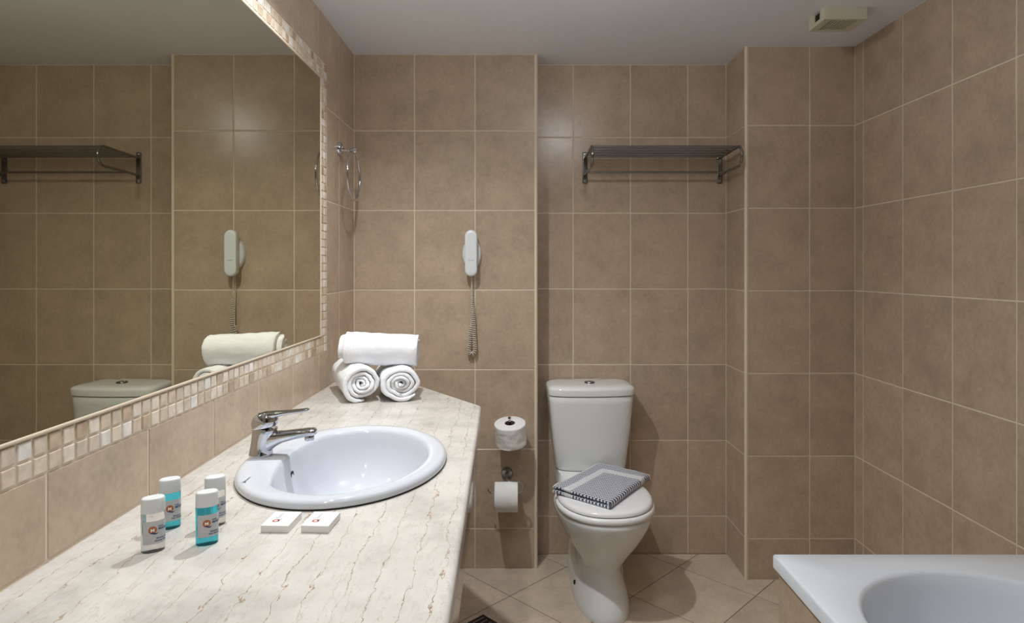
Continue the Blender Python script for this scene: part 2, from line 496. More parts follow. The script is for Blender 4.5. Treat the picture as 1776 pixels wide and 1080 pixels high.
for r in range(2):
    for k in range(n_b): mosaic(BOR['y1'] - k * MP, BOR['z0'] + r * MP)
    for k in range(26): mosaic(BOR['y1'] - k * MP, BOR['z1'] - (r + 1) * MP)
zc0, zc1 = BOR['z0'] + 2 * MP, BOR['z1'] - 2 * MP
nv = round((zc1 - zc0) / MP); hv = (zc1 - zc0) / nv
for r in range(2):
    for k in range(nv): mosaic(BOR['y1'] - r * MP * 1.12, zc0 + k * hv, hv, MP * 1.12)
M['mirror_bead'] = mat('beige_mirror_bead', (208, 192, 170), 0.4)
def strip(name, a, b, rad=0.0032):
    return tube(name, [a, b], rad, M['mirror_bead'], border, 10)
strip('edge_bead', (XL + 0.0005, 0.3, MIR['z0'] - 0.002), (XL + 0.0005, MIR['y1'] + 0.004, MIR['z0'] - 0.002))
strip('edge_bead', (XL + 0.0005, 0.3, MIR['z1'] + 0.002), (XL + 0.0005, MIR['y1'] + 0.004, MIR['z1'] + 0.002))
strip('edge_bead', (XL + 0.0005, MIR['y1'] + 0.002, MIR['z0'] - 0.004), (XL + 0.0005, MIR['y1'] + 0.002, MIR['z1'] + 0.004))

# ================================================================== MIRROR
mr = thing('wall_mirror', (XL, 1.2, MIR['z0']), 0, 'large frameless wall mirror with mosaic tiles around it', 'mirror')
hm = MIR['z1'] - MIR['z0']
box('backing', -0.0012, 0.0006, 0.30 - 1.2, MIR['y1'] - 1.2, 0, hm, M['mirror_edge'], mr)
box('mirror_glass', 0.0007, 0.0012, 0.302 - 1.2, MIR['y1'] - 0.0015 - 1.2, 0.0015, hm - 0.0015, M['mirror'], mr)

# ================================================================== VANITY
BX, BY = -0.365, 1.366            # basin centre
CP = [(XL, -0.45), (-0.055, -0.45), (-0.103, 1.947), (-0.592, YA), (XL, YA)]
def fillet(P, idx, r, n=6):
    p0, p1, p2 = Vector(P[idx-1]), Vector(P[idx]), Vector(P[(idx+1) % len(P)])
    a, b = (p0 - p1).normalized(), (p2 - p1).normalized()
    s, e = p1 + a * r, p1 + b * r
    out = []
    for i in range(n + 1):
        t = i / n; out.append(tuple(s * (1-t)**2 + p1 * 2*t*(1-t) + e * t*t))
    return P[:idx] + out + P[idx+1:]
CPF = fillet(CP, 2, 0.014)
nC = len(CPF)
edge_d = [0 if (abs(CPF[i][0] - XL) < 1e-4 and abs(CPF[(i+1) % nC][0] - XL) < 1e-4) or (CPF[i][1] > YA - 1e-4 and CPF[(i+1) % nC][1] > YA - 1e-4) else 1 for i in range(nC)]
TH = 0.034
top_rings = []
rr = 0.010
for z, d in [(CT - TH, 0.004), (CT - TH + 0.004, 0.0)] + [(CT - rr + rr * math.sin(R(a)), rr - rr * math.cos(R(a))) for a in (0, 20, 40, 60, 78, 90)]:
    top_rings.append([(x, y, z) for x, y in poly_offset(CPF, [d * k for k in edge_d])])
hole = [(BX + 0.196 * math.cos(2*PI*i/64), BY + 0.250 * math.sin(2*PI*i/64)) for i in range(64)]
bm = bmesh.new()
rv = [[bm.verts.new(p) for p in r] for r in top_rings]
for a, b in zip(rv[:-1], rv[1:]):
    for i in range(nC): bm.faces.new((a[i], a[(i+1) % nC], b[(i+1) % nC], b[i]))
for ring, z in ((rv[-1], CT), (rv[0], CT - TH)):
    hv_ = [bm.verts.new((x, y, z)) for x, y in hole]
    es = [bm.edges.new((hv_[i], hv_[(i+1) % 64])) for i in range(64)]
    oe = [bm.edges.get((ring[i], ring[(i+1) % nC])) for i in range(nC)]
    bmesh.ops.triangle_fill(bm, use_beauty=True, use_dissolve=False, edges=es + oe, normal=(0, 0, 1))
    if z == CT: ht = hv_
    else: hb = hv_
for i in range(64): bm.faces.new((ht[i], hb[i], hb[(i+1) % 64], ht[(i+1) % 64]))
bmesh.ops.recalc_face_normals(bm, faces=bm.faces)
me = bpy.data.meshes.new('worktop'); bm.to_mesh(me); bm.free()
wt = new_obj('vanity_worktop', me, M['marble'])
for p in me.polygons: p.use_smooth = abs(p.normal.z) < 0.995 and abs(p.normal.z) > 0.02
tag(wt, 'cream marble vanity worktop with brown veins and a slanted end', 'worktop')
va = thing('vanity_apron', (-0.12, 1.0, 0.645), 0, 'glossy cream panel hung under the edge of the marble worktop', 'panel')
AP = poly_offset(CP, [0, 0.012, 0.012, 0, 0])
def panel(name, p, q, z0, z1, th, m):
    p, q = Vector(p), Vector(q); e = (q - p).normalized(); nrm = Vector((-e.y, e.x)) * th
    o = Vector((-0.12, 1.0)); pts = [p - o, q - o, q + nrm - o, p + nrm - o]
    return loft(name, [[(a.x, a.y, z0 - 0.645) for a in pts], [(a.x, a.y, z1 - 0.645) for a in pts]], m, va, smooth=False)
panel('front_panel', AP[1], AP[2], 0.645, CT - TH - 0.006, 0.018, M['gloss_panel'])
panel('side_panel', AP[2], (AP[3][0] , AP[3][1] - 0.002), 0.645, CT - TH - 0.006, 0.018, M['gloss_panel'])
panel('top_strip', (AP[1][0] - 0.002, AP[1][1]), (AP[2][0] - 0.002, AP[2][1] - 0.004), CT - TH - 0.0062, CT - TH - 0.0002, 0.014, M['bead'])

# ================================================================== WASHBASIN
wb = thing('washbasin', (BX, BY, CT), 0, 'oval white ceramic washbasin set into the marble worktop', 'washbasin')
NB = 96
AX, AY = 0.214, 0.270
def rim_ring(k, z): 
    return [(AX * k * math.cos(2*PI*i/NB), (AY - AX + AX * k) * math.sin(2*PI*i/NB) if False else (AY - AX * (1 - k)) * math.sin(2*PI*i/NB), z) for i in range(NB)]
def opening(s, z, cx=0.008):
    out = []
    for i in range(NB):
        t = 2*PI*i/NB
        x, y = 0.168 * math.cos(t), 0.232 * math.sin(t)
        lim = -0.143 + 0.018 * min(1.0, (abs(y) / 0.16)) ** 2
        kx = x
        if x < lim + 0.03:                      # flat ledge for the tap, softened
            dx = lim + 0.03 - x
            kx = lim + 0.03 - 0.03 * (1 - math.exp(-dx / 0.03))
        out.append((cx + kx * s + (1 - s) * 0.004, y * s, z))
    return out
rings = [rim_ring(0.985, 0.0012), rim_ring(1.0, 0.004), rim_ring(1.0, 0.010), rim_ring(0.985, 0.0155), rim_ring(0.955, 0.0182), rim_ring(0.91, 0.0188)]
rings += [opening(1.045, 0.0182), opening(1.015, 0.0168), opening(0.993, 0.0135), opening(0.978, 0.007)]
for s, z in ((0.955, -0.012), (0.92, -0.036), (0.87, -0.062), (0.79, -0.088), (0.67, -0.110), (0.5, -0.126), (0.32, -0.135), (0.12, -0.139)):
    rings.append(opening(s, z))
rings.append(opening(0.10, -0.142))
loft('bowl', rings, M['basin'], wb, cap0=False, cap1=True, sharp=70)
loft('sealant', [[(x * 1.004, y * 1.004, z) for x, y, z in rim_ring(0.99, 0.0)], [(x * 1.004, y * 1.004, z) for x, y, z in rim_ring(0.992, 0.003)], rim_ring(0.95, 0.003)], M['rubber'], wb, cap0=False, cap1=False)
lathe('overflow_hole', [(0.0002, 0.0), (0.0085, 0.0), (0.0085, 0.002), (0.0065, 0.0025), (0.006, 0.0012), (0.0002, 0.0012)], M['black'], wb, 20, (-0.1225, 0.004, -0.026), 'X', False, False)
lathe('drain', [(0.022, -0.002), (0.022, 0.0015), (0.019, 0.003), (0.012, 0.001), (0.001, 0.001)], M['chrome'], wb, 24, (0.012, 0, -0.1405), 'Z', True, False)
# maker's mark printed on the rim
def text_flat(body, size, align='LEFT', bold=0.0):
    cu = bpy.data.curves.new('t', 'FONT'); cu.body = body; cu.size = size; cu.align_x = align; cu.resolution_u = 2; cu.offset = bold
    ob = bpy.data.objects.new('t', cu); C.objects.link(ob)
    dg = bpy.context.evaluated_depsgraph_get()
    me = bpy.data.meshes.new_from_object(ob.evaluated_get(dg))
    v = [tuple(x.co) for x in me.vertices]; f = [tuple(p.vertices) for p in me.polygons]
    bpy.data.objects.remove(ob); bpy.data.curves.remove(cu); bpy.data.meshes.remove(me)
    return v, f
tv, tf = text_flat('kcecc', 0.0085, bold=0.0001)
x0, y0 = -0.148, -0.172
vv = [(x0 - y, y0 + x * 1.45, 0.01895) for x, y, z in tv]
nv0 = len(vv)
vv += [(x0 + 0.002, y0 - 0.004, 0.01895), (x0 + 0.002, y0 - 0.001, 0.01895), (x0 - 0.009, y0 - 0.003, 0.01895)]
pyd('maker_mark', vv, tf + [(nv0, nv0+1, nv0+2)], M['ink_dark'], wb, fix=False)

# ================================================================== TAP
fx, fy, fz = -0.553, BY, CT + 0.0188
fa = thing('basin_tap', (fx, fy, fz), 0, 'chrome single-lever mixer tap on the washbasin', 'tap')
body = []
for z, cx, rx, ry in ((0, 0, 0.0248, 0.0248), (0.002, 0, 0.0255, 0.0255), (0.005, 0.0, 0.0248, 0.0245), (0.02, 0.0015, 0.0232, 0.0225), (0.035, 0.004, 0.0235, 0.0222), (0.048, 0.008, 0.0262, 0.0225), (0.056, 0.009, 0.0275, 0.0228), (0.060, 0.009, 0.0262, 0.0218)):
    body.append(ell(cx, 0, z, rx, ry, 40))
loft('body', body, M['chrome'], fa, sharp=50)
def along_x(name, secs, m, parent, n=28, e=2.6):
    rings = []
    for x, zc, hw, hh in secs:
        r = []
        for i in range(n):
            t = 2*PI*i/n; c, s = math.cos(t), math.sin(t)
            r.append((x, hw * math.copysign(abs(c)**(2/e), c), zc + hh * math.copysign(abs(s)**(2/e), s)))
        rings.append(r)
    return loft(name, rings, m, parent, sharp=50)
sp = along_x('spout', [(0.004, 0.030, 0.018, 0.026), (0.020, 0.031, 0.0175, 0.0235), (0.034, 0.036, 0.017, 0.0165), (0.050, 0.0405, 0.0165, 0.0125), (0.075, 0.0455, 0.0158, 0.0105), (0.100, 0.0495, 0.0148, 0.0090), (0.114, 0.0512, 0.0135, 0.0082), (0.1185, 0.0508, 0.0118, 0.0068), (0.1205, 0.050, 0.008, 0.004)], M['chrome'], fa)
lathe('aerator', [(0.0100, 0.0), (0.0105, 0.002), (0.0105, 0.010), (0.009, 0.013)], M['chrome'], sp, 24, (0.1055, 0, 0.0325))
cap_r = []
for z, cx, rx, ry in ((0.0615, 0.009, 0.0262, 0.0222), (0.064, 0.0088, 0.0280, 0.0236), (0.074, 0.008, 0.0285, 0.0238), (0.082, 0.008, 0.0262, 0.0222), (0.089, 0.008, 0.0215, 0.0182), (0.0935, 0.008, 0.0135, 0.012), (0.095, 0.008, 0.005, 0.004)):
    cap_r.append([(x, y, zz + (x - 0.008) * 0.18) for x, y, zz in ell(cx, 0, z, rx, ry, 40)])
lv = loft('lever_cap', cap_r, M['chrome'], fa, sharp=50)
along_x('handle', [(-0.002, 0.0845, 0.0150, 0.0085), (0.02, 0.0875, 0.0165, 0.0090), (0.040, 0.0905, 0.0150, 0.0070), (0.060, 0.0935, 0.0125, 0.0048), (0.085, 0.0965, 0.0105, 0.0038), (0.100, 0.0985, 0.0095, 0.0034), (0.1035, 0.0985, 0.0078, 0.0024), (0.105, 0.0985, 0.004, 0.001)], M['chrome'], lv, 24, 2.4)

# ================================================================== ROLLED TOWELS
def towel_roll(name, loc, axis_deg, length, rad, label, squash=0.92, seed=0, spin=0.0, p0=0.011, p1=0.021, tele=0.012, flap=0.0, tilt=0.0):
    """one towel rolled up: a soft spiral sheet, thicker and looser towards the outside"""
    rs = []; a = 0.0; r = 0.0028; da = 2*PI/44
    while r < rad - p1 * 0.5:
        rs.append((a, r)); pt_ = p0 + (p1 - p0) * min(1, r / rad) ** 1.5
        r += pt_ * da / (2*PI); a += da
    n = len(rs) - 1; amax = a
    sec = [(a_ - amax + spin, r_, p0 + (p1 - p0) * min(1, r_ / rad) ** 1.5) for a_, r_ in rs]
    L = 26; v = []; f = []; m = (n + 1) * 2
    ts = [0.0, 0.006, 0.016, 0.03, 0.05, 0.08] + [0.08 + 0.84 * q / (L - 10) for q in range(1, L - 10)] + [0.92, 0.95, 0.97, 0.984, 0.994, 1.0]
    L = len(ts) - 1
    for k, t in enumerate(ts):
        e = min(t, 1 - t) * length
        endf = 1.0 - 0.38 * math.exp(-e / 0.003)
        for side in (1, -1):
            for i, (a_, r_, p_) in enumerate(sec):
                ca, sa = math.cos(a_), math.sin(a_)
                w = 0.0070 * noise.noise(Vector((ca * 1.3 + seed * 3.1, sa * 1.3, t * 1.2 + r_ * 22))) * (r_ / rad) ** 0.5
                w += 0.0026 * noise.noise(Vector((ca * 5, sa * 5, t * 10 + seed))) + 0.0010 * noise.noise(Vector((ca * 14, sa * 14, t * 30 + seed)))
                tip = min(1.0, (n - i) / 5.0 + 0.3)
                rr_ = r_ + w + side * p_ * 0.485 * endf * tip
                y = (t - 0.5) * length + tele * noise.noise(Vector((i * 0.045, seed * 2.0, 5.0))) * (2 * t - 1) * 1.6 + flap * min(1.0, max(0.0, (i - n + 46) / 6.0))
                x = rr_ * ca; z = rr_ * sa * squash
                z += 0.0016 * noise.noise(Vector((x * 40, y * 40, z * 40 + seed)))
                v.append((x, y, max(z, -rad * squash * 0.97)))
    b = n + 1
    for k in range(L):
        o0, o1 = k * m, (k + 1) * m
        for i in range(n):
            f.append((o0 + i, o0 + i + 1, o1 + i + 1, o1 + i))
            f.append((o0 + b + i + 1, o0 + b + i, o1 + b + i, o1 + b + i + 1))
        f.append((o0 + n, o0 + 2*n + 1, o1 + 2*n + 1, o1 + n))
        f.append((o0 + b, o0, o1, o1 + b))
    for k in (0, L):
        o0 = k * m
        for i in range(n):
            q = (o0 + i, o0 + b + i, o0 + b + 1 + i, o0 + i + 1)
            f.append(q if k == 0 else q[::-1])
    o = pyd(name, v, f, M['terry'], None, True, fix=True)
    o.location = loc; o.rotation_euler = (R(tilt), 0, R(axis_deg))
    return tag(o, label, 'towel', 'rolled white towels')
towel_roll('rolled_towel', (-0.534, 2.110, CT + 0.0600), 22, 0.27, 0.071, 'rolled white towel lying nearest the mirror, bottom left of the stack', seed=1, spin=R(285), squash=0.88)
towel_roll('rolled_towel', (-0.394, 2.122, CT + 0.0575), 15, 0.25, 0.076, 'rolled white towel at the bottom right of the stack', seed=2, spin=R(322), squash=0.785)
towel_roll('rolled_towel', (-0.464, 2.105, CT + 0.1535), -87, 0.238, 0.069, 'rolled white towel lying across the top of the stack', seed=5, spin=R(98), squash=0.90, tele=0.012, flap=0.020, tilt=-2.5)

# ================================================================== TOILETRIES
def bottle(loc, rz, gel, label, lines):
    t = thing('toiletry_bottle', loc, rz, label, 'bottle', 'small toiletry bottles on the worktop')
    rx, ry, hb = 0.0160, 0.0112, 0.0585
    E = 2.25
    rg = [ell(0, 0, z, rx * k, ry * k, 40, E) for z, k in ((0.0, 0.88), (0.0008, 0.95), (0.0025, 1.0), (hb - 0.001, 1.0), (hb, 0.97))]
    loft('bottle_body', rg, gel, t, sharp=60)
    rc = [ell(0, 0, z, rx * k, ry * k, 40, E) for z, k in ((hb + 0.0004, 1.0), (hb + 0.0006, 1.015), (hb + 0.019, 1.0), (hb + 0.0212, 0.97), (hb + 0.0222, 0.90), (hb + 0.0225, 0.5), (hb + 0.0221, 0.42), (hb + 0.0221, 0.02))]
    loft('cap', rc, M['cap'], t, cap1=True, sharp=60)
    # arc-length table of the oval, s = 0 at the front (-y)
    N = 400; tab = []; s = 0; prev = None
    def pt(th):
        c, sn = math.cos(th), math.sin(th)
        return (rx * math.copysign(abs(c)**(2/E), c), ry * math.copysign(abs(sn)**(2/E), sn))
    for i in range(-N, N + 1):
        th = -PI/2 + PI * i / N
        p = pt(th)
        if prev: s += math.hypot(p[0]-prev[0], p[1]-prev[1])
        tab.append([s, p]); prev = p
    mid = tab[N][0]
    def wrap(sx, off):
        x = sx + mid; lo, hi = 0, len(tab) - 1
        while hi - lo > 1:
            q = (lo + hi) // 2
            if tab[q][0] <= x: lo = q
            else: hi = q
        a, b = tab[lo], tab[hi]; k = (x - a[0]) / max(1e-9, b[0] - a[0])
        px, py = a[1][0] + (b[1][0]-a[1][0])*k, a[1][1] + (b[1][1]-a[1][1])*k
        nx, ny = px / rx**2, py / ry**2; l = math.hypot(nx, ny)
        return px + nx / l * off, py + ny / l * off
    def sheet(name, s0, s1, z0, z1, m, off, n=30):
        v = []; f = []
        for i in range(n + 1):
            x, y = wrap(s0 + (s1 - s0) * i / n, off); v += [(x, y, z0), (x, y, z1)]
        for i in range(n): f.append((2*i, 2*i+2, 2*i+3, 2*i+1))
        return pyd(name, v, f, m, t, True, fix=False)
    lb = sheet('label', -0.0145, 0.024, 0.0135, 0.0475, M['label'], 0.0003)
    def flat(name, V, Fc, m, off):
        return pyd(name, [(*wrap(a, off), b) for a, b in V], Fc, m, lb, False, fix=False)
    cz, cs, rd = 0.0345, -0.0012, 0.0056
    flat('emblem', [(cs, cz)] + [(cs + rd * math.cos(2*PI*i/28), cz + rd * math.sin(2*PI*i/28)) for i in range(28)], [(0, 1+i, 1+(i+1) % 28) for i in range(28)], M['orange'], 0.0005)
    V, Fc = text_flat('M', 0.0078, 'CENTER', 0.0002)
    flat('emblem_letter', [(cs + a * 0.9, cz - 0.0024 + b * 0.85) for a, b, c in V], Fc, M['carton'], 0.0007)
    sw = []; swf = []
    for i in range(17):
        q = i / 16; a = cs - 0.003 + q * 0.0125; b = cz - 0.0056 + 0.0012 * math.sin(q * 5.5 + 1.2) + 0.0022 * q * q
        h = 0.0011 * math.sin(PI * min(0.97, q + 0.12)); sw += [(a, b - h), (a, b + h)]
    for i in range(16): swf.append((2*i, 2*i+2, 2*i+3, 2*i+1))
    flat('swoosh', sw, swf, M['ink_blue'], 0.0006)
    for body_, sz, s0, z in (('hotel', 0.0030, 0.0062, 0.0382), ('MARINA', 0.0052, 0.0062, 0.0335), (lines[0], 0.0034, 0.0035, 0.0205), (lines[1], 0.0034, 0.0015, 0.0168)):
        V, Fc = text_flat(body_, sz, 'LEFT', 0.00008)
        flat('lettering', [(s0 + a, z + b) for a, b, c in V if True], Fc, M['ink_blue'], 0.0006)
    return t
bottle((-0.545, 0.945, CT), R(33), M['clear'], 'small clear toiletry bottle nearest the camera, frosted white cap', ('Shower Gel', 'Shower Gel'))
bottle((-0.566, 1.029, CT), R(34), M['teal'], 'small turquoise toiletry bottle standing closest to the tiled wall', ('Shampoo', 'Hair Shampoo'))
bottle((-0.476, 0.970, CT), R(30), M['teal'], 'small turquoise toiletry bottle in front of a clear one, beside the washbasin', ('Shampoo', 'Hair Shampoo'))
bottle((-0.497, 1.040, CT), R(36), M['clear'], 'small clear toiletry bottle half hidden behind a turquoise one', ('Shower Gel', 'Shower Gel'))

def soap_box(x, y, rz, label):
    t = thing('soap_box', (x, y, CT), rz, label, 'box', 'soap boxes on the worktop')
    cb = box('carton', 0, 0.0452, 0, 0.058, 0.0002, 0.0118, M['carton'], t, 0.0005, 1)
    zt = 0.01195
    cx, cy = 0.0170, 0.0195
    V = []; Fc = []
    for i in range(28):
        a = 2*PI*i/28; V += [(cx + 0.0058 * math.cos(a), cy + 0.0058 * math.sin(a), zt), (cx + 0.0030 * math.cos(a), cy + 0.0030 * math.sin(a), zt)]
    for i in range(28): Fc.append((2*i, (2*i+2) % 56, (2*i+3) % 56, 2*i+1))
    pyd('emblem', V, Fc, M['ink_red'], cb, fix=False)
    sw = []; swf = []
    for i in range(13):
        q = i / 12; a = cx + 0.0055 - 0.002 * math.sin(q * 4); b = cy - 0.004 + q * 0.0145; h = 0.0009 * math.sin(PI * (0.1 + 0.85 * q))
        sw += [(a + h, b, zt), (a - h, b, zt)]
    for i in range(12): swf.append((2*i, 2*i+2, 2*i+3, 2*i+1))
    pyd('swoosh', sw, swf, M['ink_green'], cb, fix=False)
    for body_, sz, ox, oy in (('hotel', 0.0040, 0.0135, 0.0275), ('MARINA', 0.0062, 0.0185, 0.0275)):
        V, Fc = text_flat(body_, sz)
        pyd('lettering', [(ox - b, oy + a, zt) for a, b, c in V], Fc, M['ink_grey'], cb, fix=False)
    return t
soap_box(-0.4085, 1.008, R(-1.5), 'small white soap carton with red emblem, nearer the toiletry bottles')
soap_box(-0.344, 1.008, R(-3), 'small white soap carton with red emblem, farther from the toiletry bottles')

# ================================================================== TOILET
tl = thing('toilet', (0.311, YB, 0), R(2.6), 'white ceramic close-coupled toilet in the tiled niche', 'toilet')
def oval(z, front, back, hw, e=2.3, n=64, cx=0.0):
    """egg-like outline: d is the distance from the wall; widest about 45% from the back"""
    cy = -(back + (front - back) * 0.42); out = []
    for i in range(n):
        t = 2*PI*i/n; c, s = math.cos(t), math.sin(t)
        x = hw * math.copysign(abs(c)**(2/e), c)
        ry = (front + cy) if s < 0 else (-cy - back)
        y = cy + ry * math.copysign(abs(s)**(2/e), s)
        out.append((cx + x, y, z))
    return out
BW = [(0.000, 0.560, 0.16, 0.104), (0.006, 0.562, 0.16, 0.105), (0.03, 0.553, 0.16, 0.101), (0.06, 0.540, 0.17, 0.094), (0.09, 0.520, 0.17, 0.086), (0.12, 0.502, 0.18, 0.0795),
      (0.145, 0.496, 0.19, 0.0775), (0.165, 0.502, 0.2, 0.083), (0.19, 0.520, 0.2, 0.096), (0.22, 0.545, 0.2, 0.113), (0.26, 0.578, 0.2, 0.137), (0.30, 0.606, 0.2, 0.157), (0.335, 0.626, 0.2, 0.171), (0.362, 0.637, 0.2, 0.179), (0.374, 0.638, 0.2, 0.180), (0.380, 0.633, 0.2, 0.176)]
loft('bowl', [oval(z, f, b, h) for z, f, b, h in BW], M['ceramic'], tl, sharp=70)
PD = [(0.0, 0.44, 0.06, 0.100), (0.008, 0.44, 0.06, 0.101), (0.07, 0.43, 0.06, 0.096), (0.13, 0.41, 0.06, 0.091), (0.2, 0.39, 0.05, 0.092), (0.27, 0.36, 0.04, 0.105), (0.33, 0.34, 0.03, 0.130), (0.372, 0.34, 0.02, 0.148), (0.385, 0.33, 0.02, 0.146), (0.41, 0.255, 0.02, 0.142), (0.4195, 0.25, 0.02, 0.140)]
loft('pedestal', [oval(z, f, b, h, 4.0) for z, f, b, h in PD], M['ceramic'], tl, sharp=70)
for sx in (-1, 1):
    lathe('bolt_cap', [(0.0003, -0.0032), (0.006, -0.003), (0.0085, -0.002), (0.0085, 0.008)], M['black'], tl, 16, (sx * 0.0985, -0.345, 0.05), 'X', True, False) if sx < 0 else lathe('bolt_cap', [(0.0003, -0.0032), (0.005, -0.003), (0.0075, -0.002), (0.0075, 0.0)], M['ceramic'], tl, 16, (-0.0 + 0.1015, -0.27, 0.045), 'X', False, True)
def tank(z, hw, front, back=0.008, bow=0.022, n=72, e=7.0):
    cy = -(front - bow + back) / 2; ry = (front - bow - back) / 2; out = []
    for i in range(n):
        t = 2*PI*i/n; c, s = math.cos(t), math.sin(t)
        x = hw * math.copysign(abs(c)**(2/e), c); y = cy + ry * math.copysign(abs(s)**(2/e), s)
        if s < 0: y -= bow * (1 - (x / hw)**2) * min(1, abs(s) * 2)
        out.append((x, y, z))
    return out
loft('cistern', [tank(0.4205, 0.140, 0.180), tank(0.424, 0.1455, 0.186), tank(0.43, 0.1475, 0.188), tank(0.52, 0.158, 0.196), tank(0.62, 0.168, 0.203), tank(0.70, 0.1745, 0.207), tank(0.7275, 0.1765, 0.208), tank(0.7295, 0.1745, 0.206)], M['ceramic'], tl, sharp=60)
cl = loft('cistern_lid', [tank(0.7325, 0.177, 0.208), tank(0.7335, 0.1795, 0.2115), tank(0.755, 0.181, 0.213), tank(0.7625, 0.179, 0.211), tank(0.767, 0.173, 0.203), tank(0.7705, 0.160, 0.185), tank(0.772, 0.13, 0.15), tank(0.7725, 0.05, 0.10, 0.05)], M['ceramic'], tl, sharp=60)
fb = lathe('flush_button', [(0.022, 0.0), (0.022, 0.004), (0.0205, 0.006), (0.0165, 0.0065), (0.0160, 0.0035), (0.003, 0.0035)], M['dark_chrome'], tl, 32, (0.0, -0.108, 0.7715))
lathe('button_half', [(0.0135, 0.003), (0.0135, 0.0062), (0.0115, 0.0085), (0.006, 0.0098), (0.0005, 0.010)], M['chrome'], fb, 28, (0.0, -0.108, 0.7715), 'Z', True, False)
def seat_ring(z, k, f=0.641, h=0.1815): return oval(z, f - k, 0.262, h - k, 2.25)
loft('seat', [seat_ring(0.3825, 0.004), seat_ring(0.386, 0.0005), seat_ring(0.393, 0.0), seat_ring(0.400, 0.002), seat_ring(0.4035, 0.007)], M['seat'], tl, sharp=60)
LR = dict(f=0.632, h=0.1745)
loft('lid', [seat_ring(0.4055, 0.004, **LR), seat_ring(0.408, 0.0, **LR), seat_ring(0.414, 0.0005, **LR), seat_ring(0.4195, 0.004, **LR), seat_ring(0.4225, 0.012, **LR), seat_ring(0.4245, 0.035, **LR), seat_ring(0.4252, 0.09, **LR)], M['seat'], tl, sharp=60)
for sx in (-1, 1):
    lathe('hinge', [(0.004, -0.020), (0.0105, -0.019), (0.0105, 0.019), (0.004, 0.020)], M['seat'], tl, 20, (sx * 0.075, -0.268, 0.4145), 'X')

# folded bath mat lying on the lid: one folded sheet, fold on the right front side
bm_L, bm_F, bm_R, bm_B = Vector((0.140, 2.318, 0)), Vector((0.330, 2.156, 0)), Vector((0.533, 2.462, 0)), Vector((0.343, 2.562, 0))
mt = thing('bath_mat', (0.33, 2.36, 0.4262), 0, 'folded grey and white woven bath mat lying on the toilet lid', 'bath mat')
th = 0.0115; gapm = 0.0040
prof = []          # (w, z, u) with w = 0 at the open back-left edge and 1 at the fold
K = 26; zt_ = th * 2 + gapm
wl = 0.28
top = []; 
for i in range(K + 1): top.append((i / K * 0.965, zt_))
fold = [(0.965 + 0.035 * math.sin(PI * q / 8), zt_ / 2 + zt_ / 2 * math.cos(PI * q / 8)) for q in range(1, 8)]
bot = [(0.965 * (1 - i / K), 0.0) for i in range(K + 1)]
inner_b = [(0.0 + 0.95 * i / K, th) for i in range(K + 1)]
inner_t = [(0.95 * (1 - i / K), th + gapm * (1.0 + 1.2 * (1 - (1 - i / K)))) for i in range(K + 1)]
loop = top + fold + bot + [(-0.012, th * 0.5)] + inner_b + inner_t + [(-0.012, zt_ - th * 0.35)]
V = []; UV = []; Fc = []
NS = 30; nl = len(loop)
def mat_pt(a, wv, z):
    # a: 0 on the left-front side .. 1 on the back-right side ; wv: 0 back-left side .. 1 front-right side
    p = bm_L * (1-a) * (1-wv) + bm_F * (1-a) * wv + bm_R * a * wv + bm_B * a * (1-wv)
    return p
for k in range(NS + 1):
    a = k / NS
    e = min(a, 1 - a)
    for wv, z in loop:
        zz = z
        pin = 1 - 0.30 * math.exp(-e / 0.012)
        zm = zt_ / 2
        lay = th / 2 if z < zm else zt_ - th / 2
        zz = lay + (z - lay) * pin if wv < 0.95 else z
        p = mat_pt(a, wv, z)
        # drape: beyond the lid edge it sags a little, small waves elsewhere
        wave = 0.0045 * noise.noise(Vector((p.x * 11, p.y * 11, 2.0))) + 0.0008 * noise.noise(Vector((p.x * 45, p.y * 45, 1.0)))
        rise = 0.010 * (a ** 2) * (1 - wv) ** 1.5
        lx = (p.x - 0.331) / 0.176; ly = (p.y - 2.36) / 0.235
        d = max(0, math.hypot(lx, ly) - 1.0)
        sag = -0.012 * min(1, d * 2.2)
        V.append((p.x - 0.33, p.y - 2.36, max(zz + max(0, wave) + rise + sag, -0.02)))
        L1 = (bm_F - bm_L).length
        UV.append(((wv if wv > 0 else 0.0) * 0.275, (1 - a) * 0.33))
for k in range(NS):
    for i in range(nl):
        j = (i + 1) % nl; Fc.append((k*nl + i, k*nl + j, (k+1)*nl + j, (k+1)*nl + i))
# end faces: the U shape as quads between outer and inner lines
def endcap(o0):
    for i in range(K):
        yield (o0 + i, o0 + i + 1, o0 + nl - 2 - i - 1, o0 + nl - 2 - i)
        b0 = K + 1 + 7
        yield (o0 + b0 + i, o0 + b0 + i + 1, o0 + b0 + 2*K + 1 - i, o0 + b0 + 2*K + 2 - i)
    yield tuple(o0 + q for q in list(range(K, K + 9)) + [b0 + 2*K + 2, b0 + 2*K + 3])
for k in (0, NS): Fc += list(endcap(k * nl))
mo = pyd('folded_cloth', V, Fc, M['weave'], mt, True)
uvl = mo.data.uv_layers.new(name='weave')
for lp in mo.data.loops: uvl.data[lp.index].uv = UV[lp.vertex_index]
autosmooth(mo, 60)

